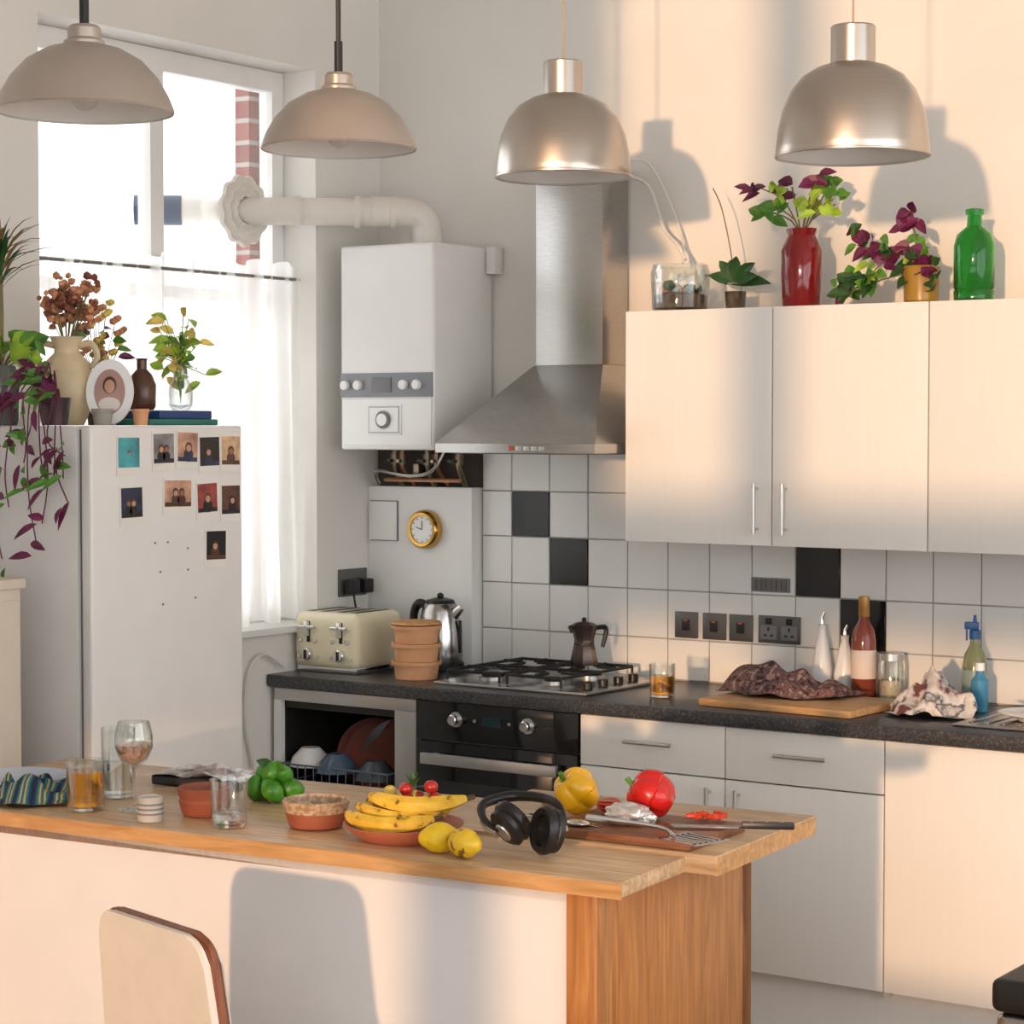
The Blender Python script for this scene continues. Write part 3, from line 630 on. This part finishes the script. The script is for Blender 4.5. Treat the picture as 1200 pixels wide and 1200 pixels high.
for i in range(11):
    a=rnd(0,6.28);d=Vector((math.cos(a)*.11,math.sin(a)*.05,rnd(.03,.16)));p=Vector((0,0,.23))+d
    b.tube([(0,0,.2),(d.x*.3,d.y*.3,.26),p],.0025,STEM,5,sm=3)
    for k in range(4):b.leaf(p+Vector((rnd(-.02,.02),0,rnd(-.03,.02))),(rnd(-1,1),rnd(-.8,.2),rnd(-.3,.8)),rnd(.04,.065),rnd(.03,.045),PURP if i in(0,3) else [LGREEN,GREEN][i%2],up=(0,-1,.5))
b.tube([(0,0,.22),(-.05,-.02,.32),(-.12,-.04,.36)],.002,STEM,5,sm=3)
for k in range(7):b.leaf((-.09-.01*k,-.04,.355+rnd(-.01,.01)),(rnd(-1,1),-.4,rnd(-.5,.6)),.055,.022,PURP,up=(0,-1,.4))
b.end('red_glass_vase',(-2.975,-.22,CTZ))
b=B()
GG=mat('green_glass',(.07,.52,.11),.05,trans=.9,var=.05)
b.lathe([(0,0),(.05,0),(.057,.008),(.058,.03),(.055,.035),(.058,.04),(.058,.16),(.05,.19),(.022,.215),(.020,.245),(.026,.248),(.026,.262),(.02,.264),(.017,.25),(.017,.215),(.044,.19),(.052,.16),(.052,.01),(0,.008)],GG,seg=40)
b.end('green_glass_bottle',(-2.43,-.22,CTZ))
b=B();b.lathe([(0,0),(.04,0),(.05,.01),(.052,.10),(.054,.105),(.05,.11),(.046,.105),(0,.1)],mat('mustard_glaze',(.38,.22,.03),.3,coat=.3))
def vine(pts,n,cols_):
    b.tube(pts,.0025,STEM,5,sm=4)
    P=[Vector(p) for p in pts]
    for i in range(n):
        t_=rnd(0,len(P)-1.001);k=int(t_);p=P[k].lerp(P[k+1],t_-k)
        b.leaf(p+Vector((rnd(-.02,.02),rnd(-.01,.01),rnd(-.01,.03))),(rnd(-1,1),rnd(-1,.2),rnd(-.6,.9)),rnd(.035,.06),rnd(.028,.042),random.choice(cols_),up=(0,-1,.5))
vine([(0,0,.10),(-.04,-.02,.16),(-.10,-.05,.12),(-.16,-.06,.06),(-.22,-.04,.04)],34,[GREEN,DGREEN,PURP,LGREEN])
vine([(0,0,.10),(-.08,.02,.17),(-.16,.0,.16),(-.22,.0,.22)],28,[PURP,PURP,DGREEN,GREEN]);vine([(0,0,.1),(-.01,-.02,.2),(-.03,-.03,.25)],22,[PURP,PURP,GREEN])
vine([(0,0,.1),(.03,-.03,.09),(.06,-.06,.04)],16,[PURP,DGREEN]);vine([(0,0,.1),(-.10,-.06,.07),(-.17,-.08,.04),(-.24,-.07,.04)],30,[GREEN,DGREEN,DGREEN])
b.end('trailing_plant_in_mustard_pot',(-2.60,-.20,CTZ))
# ------------------------------------------------------------------ pendants
PB=mat('pendant_beige_enamel',(.47,.405,.35),.33,.5,var=.05);PI=mat('pendant_inner_white',(.74,.71,.67),.45)
PM=mat('pendant_brushed_nickel',(.55,.50,.45),.30,1,var=.04,scale=5,stretch=(.3,.3,90))
BULB=mat('bulb_glass',(.85,.82,.76),.2,trans=.4)
CEIL=3.8
def cone_pendant(x,y,z,r):
    b=B();k=r/.18
    pr=[(.18,0),(.182,.004),(.170,.035),(.150,.07),(.118,.105),(.078,.128),(.042,.138)]
    b.lathe([(a*k,c*k) for a,c in pr],PB,seg=64);b.lathe([(a*k-.003,c*k) for a,c in pr],PI,seg=64)
    b.lathe([(.042*k,.136*k),(.042*k,.144*k),(.034*k,.150*k),(.034*k,.170*k),(.028*k,.177*k),(0,.178*k)],PB,seg=32)
    b.cyl((0,0,.176*k),(0,0,.25*k),.010,BLACK,12);b.tube([(0,0,.24*k),(0,0,CEIL-z-.03)],.006,BLACK,8);b.lathe([(0,0),(.05,0),(.05,.028),(0,.03)],BLACK,c=(0,0,CEIL-z-.031))
    b.cyl((0,0,.08*k),(0,0,.135*k),.018,WPL,16);b.blob((0,0,.045*k),(.032,.032,.042),BULB,sub=3)
    b.end('cone_pendant_lamp',(x,y,z))
def dome_pendant(x,y,z):
    b=B();pr=[(.19,0),(.192,.004),(.191,.025),(.187,.065),(.177,.115),(.157,.163),(.127,.20),(.09,.222),(.058,.232)]
    b.lathe(pr,PM,seg=64);b.lathe([(a-.003,c) for a,c in pr],PI,seg=64);b.tube([(.191*math.cos(a),.191*math.sin(a),.002) for a in [i*math.pi/32 for i in range(64)]],.0035,PM,6,closed=True)
    b.lathe([(.056,.230),(.056,.322),(.052,.326),(.02,.328),(0,.328)],PM,seg=40)
    b.tube([(0,0,.32),(0,0,CEIL-z-.03)],.003,mat('fabric_cord',(.5,.38,.25),.8),8);b.lathe([(0,0),(.045,0),(.045,.028),(0,.03)],PM,c=(0,0,CEIL-z-.031))
    b.cyl((0,0,.14),(0,0,.23),.02,WPL,16);b.blob((0,0,.09),(.035,.035,.045),BULB,sub=3)
    b.end('dome_pendant_lamp',(x,y,z))
cone_pendant(-3.26,-2.88,2.37,.18);cone_pendant(-3.22,-2.105,2.372,.18)
dome_pendant(-3.38,-.90,2.43);dome_pendant(-2.40,-1.08,2.402)
# ------------------------------------------------------------------ island
IR=R(4.6);IM=Matrix.Translation((-2.06,-2.735,0))@Matrix.Rotation(IR,4,'Z')
b=B()
b.box((-1.88,0,.87),(-.002,.66,.90),TOP,.003);b.box((-1.88,-.001,.868),(-.001,.004,.8965),EDGE)
b.box((-.62,.275,.8695),(.065,.775,.908),TOP,.003);b.box((.06,.276,.869),(.0665,.774,.904),EDGE)
IW=mat('island_white_panel',(.76,.745,.745),.5,var=.02)
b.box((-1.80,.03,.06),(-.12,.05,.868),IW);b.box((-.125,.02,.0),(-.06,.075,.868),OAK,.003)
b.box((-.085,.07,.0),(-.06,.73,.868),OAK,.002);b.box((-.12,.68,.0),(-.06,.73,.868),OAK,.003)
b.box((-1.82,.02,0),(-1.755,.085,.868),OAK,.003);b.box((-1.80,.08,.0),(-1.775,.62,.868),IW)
b.box((-1.80,.03,.845),(-.09,.052,.869),OAK);b.box((-1.77,.06,.30),(-.09,.62,.32),CABS);b.box((-1.77,.06,.06),(-.09,.62,.08),CABS)
b.box((-1.77,.60,.08),(-.92,.615,.84),IW);b.box((-.92,.60,.08),(-.09,.615,.84),IW)
o=b.end('kitchen_island');o.matrix_world=IM
ZI=.901
# island objects
BT=ramp_mat('striped_towel_weave',[(0,(.01,.015,.04)),(.35,(.012,.07,.15)),(.5,(.03,.25,.28)),(.62,(.01,.015,.04)),(.8,(.45,.42,.10)),(1,(.012,.08,.17))],scale=9,kind='wave',rough=.95,dist=2)
crumple('striped_towel',(-3.585,-2.75,ZI),.105,.09,.055,BT,5,R(30),.8)
B().lathe([(0,0),(.07,0),(.12,.014),(.122,.018),(.07,.008),(0,.008)],mat('pale_blue_plate',(.45,.55,.68),.2)).end('side_plate',(-3.80,-2.58,ZI))
tumbler('beer_tumbler',(-3.41,-2.745,ZI),.040,.108,BEER,.78)
tumbler('tall_water_glass',(-3.47,-2.585,ZI),.036,.155,WAT,.5)
tumbler('water_tumbler',(-3.02,-2.72,ZI),.036,.098,WAT,.3,1.12)
b=B();b.lathe([(0,.0),(.034,0),(.034,.002),(.012,.005),(.004,.012),(.0035,.085),(.008,.093),(.028,.108),(.041,.135),(.041,.16),(.034,.192),(.0328,.192),(.0395,.16),(.0395,.136),(.027,.111),(.006,.097),(0,.096)],TG,seg=40)
b.lathe([(0,.0975),(.006,.0985),(.0265,.112),(.038,.135),(.0385,.143),(0,.143)],ROSE,seg=40);b.end('wine_glass',(-3.32,-2.69,ZI))
b=B();b.lathe([(0,0),(.025,0),(.027,.003),(.027,.05),(.025,.052),(.023,.048),(0,.044)],mat('candle_jar_grey',(.52,.48,.43),.4),seg=28)
for z in(.015,.025,.035):b.lathe([(.0272,z),(.0278,z+.002),(.0272,z+.004)],GREYP)
b.end('candle_jar',(-3.20,-2.765,ZI))
B().lathe([(0,0),(.045,0),(.05,.006),(.056,.03),(.053,.036),(.058,.048),(.060,.058),(.056,.06),(.052,.05),(.048,.01),(0,.008)],TERR,seg=40).end('terracotta_ramekin',(-3.16,-2.64,ZI))
b=B();b.lathe([(0,0),(.05,0),(.056,.004),(.066,.035),(.066,.036)],TERR,seg=40);b.lathe([(.066,.034),(.070,.055),(.067,.058),(.060,.035),(.045,.012),(0,.01)],ramp_mat('speckled_glaze',[(.4,(.30,.18,.10)),(.6,(.54,.39,.25))],scale=90,rough=.35),seg=40)
b.lathe([(0,.02),(.05,.022),(.052,.025),(0,.028)],mat('nuts_mix',(.3,.16,.07),.7,var=.6,scale=90,bump=.6));b.end('speckled_bowl',(-2.87,-2.62,ZI))
b=B();b.box((-.12,-.075,0),(.12,.075,.022),mat('food_tray_black',(.03,.03,.035),.3),.006)
def wr(u,v):
    x=(u-.5)*.26;y=(v-.5)*.17;return(x,y,.022+.020*abs(noise.noise(Vector((x*16,y*16,3))))*(1-abs(2*u-1)**4))
b.grid(wr,50,36,ramp_mat('plastic_wrapped_meat',[(.35,(.05,.05,.06)),(.5,(.30,.22,.22)),(.62,(.60,.59,.62))],scale=16,rough=.12));b.end('wrapped_food_tray',(-3.42,-2.33,ZI),(0,0,R(8)),ang=70)
b=B();LM=mat('lime_skin',(.05,.22,.012),.35,var=.45,scale=35,bump=.25,coat=.2)
for i,(x,y,z,r) in enumerate(((-.032,-.020,.024,.025),(.022,-.028,.024,.025),(.040,.016,.024,.024),(-.012,.026,.024,.025),(-.046,.024,.022,.022),(.002,-.004,.058,.025),(-.026,.004,.052,.022),(.026,.006,.054,.022))):
    q=Euler((rnd(0,3),rnd(0,3),rnd(0,3))).to_matrix().to_4x4()
    b.blob((x,y,z+.004),(r*1.12,r*.95,r*.95),LM,.08,3,3,i,fn=lambda p:1+.12*max(0,abs(p.x)-.85)/.15,M=q)
b.leaf((0,0,.075),(-.6,-.4,.5),.045,.022,DGREEN,up=(0,-1,.5));b.leaf((.01,0,.075),(.7,-.3,.3),.04,.02,GREEN,up=(0,-1,.5))
b.end('lime_pile',(-3.15,-2.43,ZI))
# fruit plate
b=B();b.lathe([(0,0),(.08,0),(.10,.012),(.120,.030),(.122,.034),(.117,.034),(.098,.018),(.08,.009),(0,.009)],mat('clay_plate',(.42,.13,.07),.5,var=.1),seg=48)
BAN=ramp_mat('banana_skin',[(.36,(.12,.05,.012)),(.43,(.70,.42,.03)),(.7,(.84,.56,.07))],scale=34,rough=.45,detail=7);BT2=mat('banana_tip',(.10,.06,.02),.7)
def banana(c,yaw,z,L_=.19,lift=.02,bend=.05):
    n=9;pts=[];rs=[]
    for i in range(n):
        u=i/(n-1)*2-1;x=u*L_/2;y=bend*(u*u)-bend*.4
        p=Matrix.Rotation(yaw,3,'Z')@Vector((x,y,0));pts.append((c[0]+p.x,c[1]+p.y,z+lift*u*u));rs.append(.0185*(1-.45*abs(u)**3) if abs(u)<.95 else .007)
    b.tube(pts,rs,BAN,6,sm=4)
    e=Vector(pts[-1]);dd=(e-Vector(pts[-2])).normalized();b.tube([e,e+dd*.018],[.006,.005],BT2,6)
    e=Vector(pts[0]);dd=(e-Vector(pts[1])).normalized();b.tube([e-dd*.003,e+dd*.005],[.007,.004],BT2,6)
banana((-.01,-.045),R(14),.034,.19,.014,.035);banana((.0,.0),R(30),.04,.19,.022,.04);banana((.015,.02),R(22),.068,.20,.012,.035);banana((-.02,.05),R(35),.045,.17,.02,.03)
CH=mat('cherry_tomato',(.42,.02,.015),.2,coat=.3,var=.2)
for i in range(12):
    a=rnd(1.3,2.6);b.blob((.075*math.cos(a)+rnd(-.02,.03),.05*math.sin(a)+.03,.05+rnd(0,.045)),(.015,.015,.014),CH if i%3 else YEL,sub=2)
for i in range(8):b.leaf((-.03,.07,.09),(rnd(-1,1),rnd(-.3,1),rnd(.2,1)),.045,.015,DGREEN)
b.end('fruit_plate_with_bananas',(-2.64,-2.625,ZI))
LEM=mat('lemon_skin',(.84,.54,.015),.4,var=.1,scale=60,bump=.15)
lf=lambda p:1+.18*max(0,abs(p.x)-.8)/.2*1.0
B().blob((0,0,0),(.036,.030,.030),LEM,fn=lf,sub=4).end('lemon',(-2.495,-2.70,ZI+.030),(0,0,R(50)))
B().blob((0,0,0),(.035,.029,.029),ramp_mat('ripe_lemon_skin',[(.36,(.2,.09,.01)),(.42,(.82,.50,.02)),(.7,(.86,.56,.03))],scale=40,rough=.4),fn=lf,sub=4).end('lemon',(-2.425,-2.715,ZI+.029),(0,0,R(-10)))
# headphones
b=B();LEA=mat('black_leather',(.010,.010,.011),.32,bump=.05,scale=80,var=.3)
def cup(c,nrm,r=.04):
    q=Vector(nrm).to_track_quat('Z','Y').to_matrix().to_4x4()
    sc=Matrix.Diagonal((.86,1.08,1,1))
    b.lathe([(0,-.006),(r*.75,-.006),(r,.002),(r,.012),(r*.9,.016)],BLACK,c=c,M=q@sc,seg=36)
    b.lathe([(r*.9,.014),(r*1.08,.020),(r*1.1,.030),(r*.98,.038),(r*.72,.036),(r*.66,.024),(0,.022)],LEA,c=c,M=q@sc,seg=36)
    b.lathe([(0,-.009),(r*.45,-.009),(r*.5,-.005)],SILV,c=c,M=q@sc,seg=30)
A=Vector((-.022,-.034,.046));C=Vector((.060,.018,.045))
cup(A,(.15,.55,.45));cup(C,(-.35,-.9,.15))
band=[A+Vector((-.01,-.008,.0)),Vector((-.075,-.03,.062)),Vector((-.105,.012,.082)),Vector((-.072,.058,.094)),Vector((-.005,.068,.096)),Vector((.05,.045,.09)),C+Vector((.012,.016,.01))]
b.tube(band,[.005,.007,.010,.011,.010,.007,.005],LEA,10,sm=6)
b.tube([p+Vector((0,-.004,-.012)) for p in band[0:3]],.004,SILV,6,sm=5);b.tube([p+Vector((0,.004,-.012)) for p in band[4:]],.004,SILV,6,sm=5)
b.end('headphones',(-2.35,-2.62,ZI+.004))
ZB=.909
o=B().box((-.17,-.125,0),(.17,.125,.018),DBOARD,.005).end('dark_chopping_board',(-2.255,-2.335,ZB),(0,0,R(3)))
ZC=ZB+.019
def pepper(name,loc,r,m,rot):
    b=B()
    def pf(p):
        a=math.atan2(p.y,p.x);q=p.x**2+p.y**2
        k=1+.085*(abs(math.cos(2*a))*2-1)*(1-abs(p.z)**4)
        if p.z>0:k*=1-.22*math.exp(-q/.07)
        else:k*=1-.12*math.exp(-q/.06);k*=1
        return k*(1.04 if p.z>0 else .95)
    b.blob((0,0,0),(r,r,r*1.08),m,sub=5,fn=pf)
    z0_=r*.82
    b.lathe([(0,.004),(.010,.003),(.016,-.001),(.015,-.004),(0,-.004)],GREEN,c=(0,0,z0_),fn=lambda a,z:1+.15*math.cos(a*5))
    b.tube([(0,0,z0_),(.002,0,z0_+.012),(.008,.003,z0_+.024)],[.006,.005,.006],GREEN,8,sm=3)
    b.end(name,loc,rot)
pepper('yellow_bell_pepper',(-2.475,-2.235,ZB+.048),.046,mat('yellow_pepper',(.90,.48,.008),.22,coat=.3,var=.08),(R(48),R(-12),R(-20)))
pepper('red_bell_pepper',(-2.265,-2.280,ZC+.049),.046,mat('red_pepper',(.50,.012,.01),.24,coat=.2,var=.12),(R(-15),R(-62),R(50)))
b=B();RF=mat('red_pepper_flesh',(.60,.05,.02),.35,coat=.2)
for i in range(12):
    a=rnd(0,6.28);c=Vector((rnd(-.035,.035),rnd(-.022,.022),.008));b.tube([c+Vector((.014*math.cos(a+k*.5),.014*math.sin(a+k*.5),rnd(0,.006))) for k in range(5)],.005,RF,6,sm=2)
b.end('sliced_red_pepper',(-2.16,-2.238,ZC))
b=B()
for i in range(6):
    a=rnd(0,6.28);c=Vector((rnd(-.025,.025),rnd(-.015,.015),.006+i*.004));b.lathe([(0,-.003),(.022,-.003),(.024,0),(.022,.003),(0,.003)],RF,c=c,M=Matrix.Rotation(rnd(-.3,.3),4,'X'),seg=20);b.lathe([(0,.0032),(.017,.0034),(0,.0036)],mat('tomato_seed',(.65,.2,.05),.2),c=c,seg=16)
b.end('tomato_slices',(-2.375,-2.275,ZC))
b=B();FO=ramp_mat('foil_wrap',[(.3,(.45,.45,.46)),(.7,(.78,.77,.76))],scale=20,rough=.3,metal=.5)
b.blob((0,0,.022),(.045,.030,.022),FO,.35,2.2,4,4);b.blob((.032,.01,.016),(.026,.020,.014),FO,.35,2.6,4,9);b.end('crumpled_foil',(-2.275,-2.36,ZC),ang=25)
b=B()
for i in range(6):b.box((-.045+i*.0155,-.05,.004),(-.0365+i*.0155,.045,.0065),CHROME)
b.box((-.045,.04,.004),(.0495,.055,.0065),CHROME);b.box((-.045,-.055,.004),(.0495,-.045,.0065),CHROME)
b.tube([(0,.05,.006),(-.005,.08,.018),(-.015,.20,.016),(-.02,.27,.014)],[.005,.004,.006,.007],CHROME,8,sm=4)
b.end('slotted_spatula',(-2.085,-2.435,ZC-.003),(0,0,R(76)))
b=B();t=bmesh.new();pts=[(0,0),(.02,-.018),(.15,-.020),(.16,.0),(.0,.004)]
lo=[t.verts.new((x,y,.003)) for x,y in pts];hi=[t.verts.new((x,y,.0052)) for x,y in pts];t.faces.new(lo[::-1]);t.faces.new(hi)
for i in range(5):t.faces.new((lo[i],lo[(i+1)%5],hi[(i+1)%5],hi[i]))
b.merge(t,CHROME);b.box((.155,-.013,0),(.26,.006,.014),BLACK,.004)
for x in(.175,.205,.235):b.cyl((x,-.004,.0),(x,-.004,.0148),.003,SILV,10)
b.end('kitchen_knife',(-2.20,-2.345,ZC+.001),(0,0,R(28)))
b=B();b.box((-.12,-.008,0),(.02,.008,.004),CHROME,.001);b.blob((.05,0,.006),(.03,.02,.006),CHROME,sub=3);b.box((-.10,.015,0),(.03,.028,.004),BLACK,.001);b.box((.03,.012,0),(.09,.031,.002),CHROME,.0005);b.end('serving_spoon',(-2.40,-2.42,ZC),(0,0,R(-10)))
# ------------------------------------------------------------------ chair
b=B();CHL=mat('cream_leather',(.74,.68,.60),.42,var=.05,scale=12,bump=.04);CHW=wood('chair_wood',(.13,.035,.015),(.25,.085,.035),grain=(14,14,1.5))
def backshape(w0,w1,za,zb,y0_,y1_,m,r=.05,lean=.10):
    t=bmesh.new();out=[(-w0,za),(w0,za)]
    for k in range(7):
        a=k/6*math.pi/2;out.append((w1-r+r*math.cos(a),zb-r+r*math.sin(a)))
    for k in range(7):
        a=math.pi/2+k/6*math.pi/2;out.append((-w1+r+r*math.cos(a),zb-r+r*math.sin(a)))
    f=lambda x,z,y:(x,y-lean*(z-.45)+.10*x*x*3,z)
    A_=[t.verts.new(f(x,z,y0_)) for x,z in out];B_=[t.verts.new(f(x,z,y1_)) for x,z in out]
    t.faces.new(A_);t.faces.new(B_[::-1]);n=len(out)
    for i in range(n):t.faces.new((A_[i],A_[(i+1)%n],B_[(i+1)%n],B_[i]))
    bmesh.ops.bevel(t,geom=[e for e in t.edges if (e.verts[0] in A_)==(e.verts[1] in A_) and len(e.link_faces)==2 and any(len(fc.verts)>6 for fc in e.link_faces)],offset=.004,segments=2,affect='EDGES')
    b.merge(t,m)
backshape(.205,.178,.52,.862,-.010,.010,CHW);backshape(.203,.175,.525,.860,-.024,-.009,CHL);backshape(.188,.168,.53,.852,.009,.022,CHL)
b.box((-.21,0,.43),(.21,.40,.455),CHW,.01);b.box((-.2,.01,.452),(.2,.39,.48),CHL,.012,seg=3)
for sx in(-1,1):
    b.tube([(sx*.19,.0,.60),(sx*.19,.01,.44),(sx*.20,-.03,.0)],[.013,.016,.012],CHW,10)
    b.tube([(sx*.19,.37,.44),(sx*.20,.40,0)],[.016,.012],CHW,10)
    b.tube([(sx*.195,.0,.25),(sx*.195,.385,.25)],.009,CHW,8)
b.end('dining_chair',(-2.66,-3.27,0),(0,0,R(-15)))
# bin
b=B();b.box((-.16,-.13,.02),(.16,.13,.60),STEEL,.03,seg=4);b.box((-.165,-.135,.60),(.165,.135,.665),BLACK,.02,seg=4);b.box((-.15,-.12,0),(.15,.12,.03),BLACK,.01);b.box((-.04,-.17,.02),(.04,-.12,.035),BLACK,.004)
b.end('pedal_bin',(-1.43,-2.0,0))
# ------------------------------------------------------------------ light
w=bpy.data.worlds.new('world');S.world=w;w.use_nodes=True
bg=w.node_tree.nodes['Background'];bg.inputs[0].default_value=(.965,.98,1,1);bg.inputs[1].default_value=3.0
sl=bpy.data.lights.new('sun','SUN');sl.energy=2.3;sl.color=(1,.60,.33);sl.angle=R(1.5)
so=bpy.data.objects.new('sun',sl);S.collection.objects.link(so);so.rotation_euler=Vector((-.25,1,-.05)).to_track_quat('-Z','Y').to_euler()
so.location=(1,-9,3)
# ------------------------------------------------------------------ camera
cam=bpy.data.cameras.new('camera');co=bpy.data.objects.new('camera',cam);S.collection.objects.link(co)
cam.lens=76.8;co.location=(0,-6.1,1.73);co.rotation_euler=(R(90-2.26),0,R(34.36));S.camera=co
S.view_settings.view_transform='Standard'
S.view_settings.look='None'
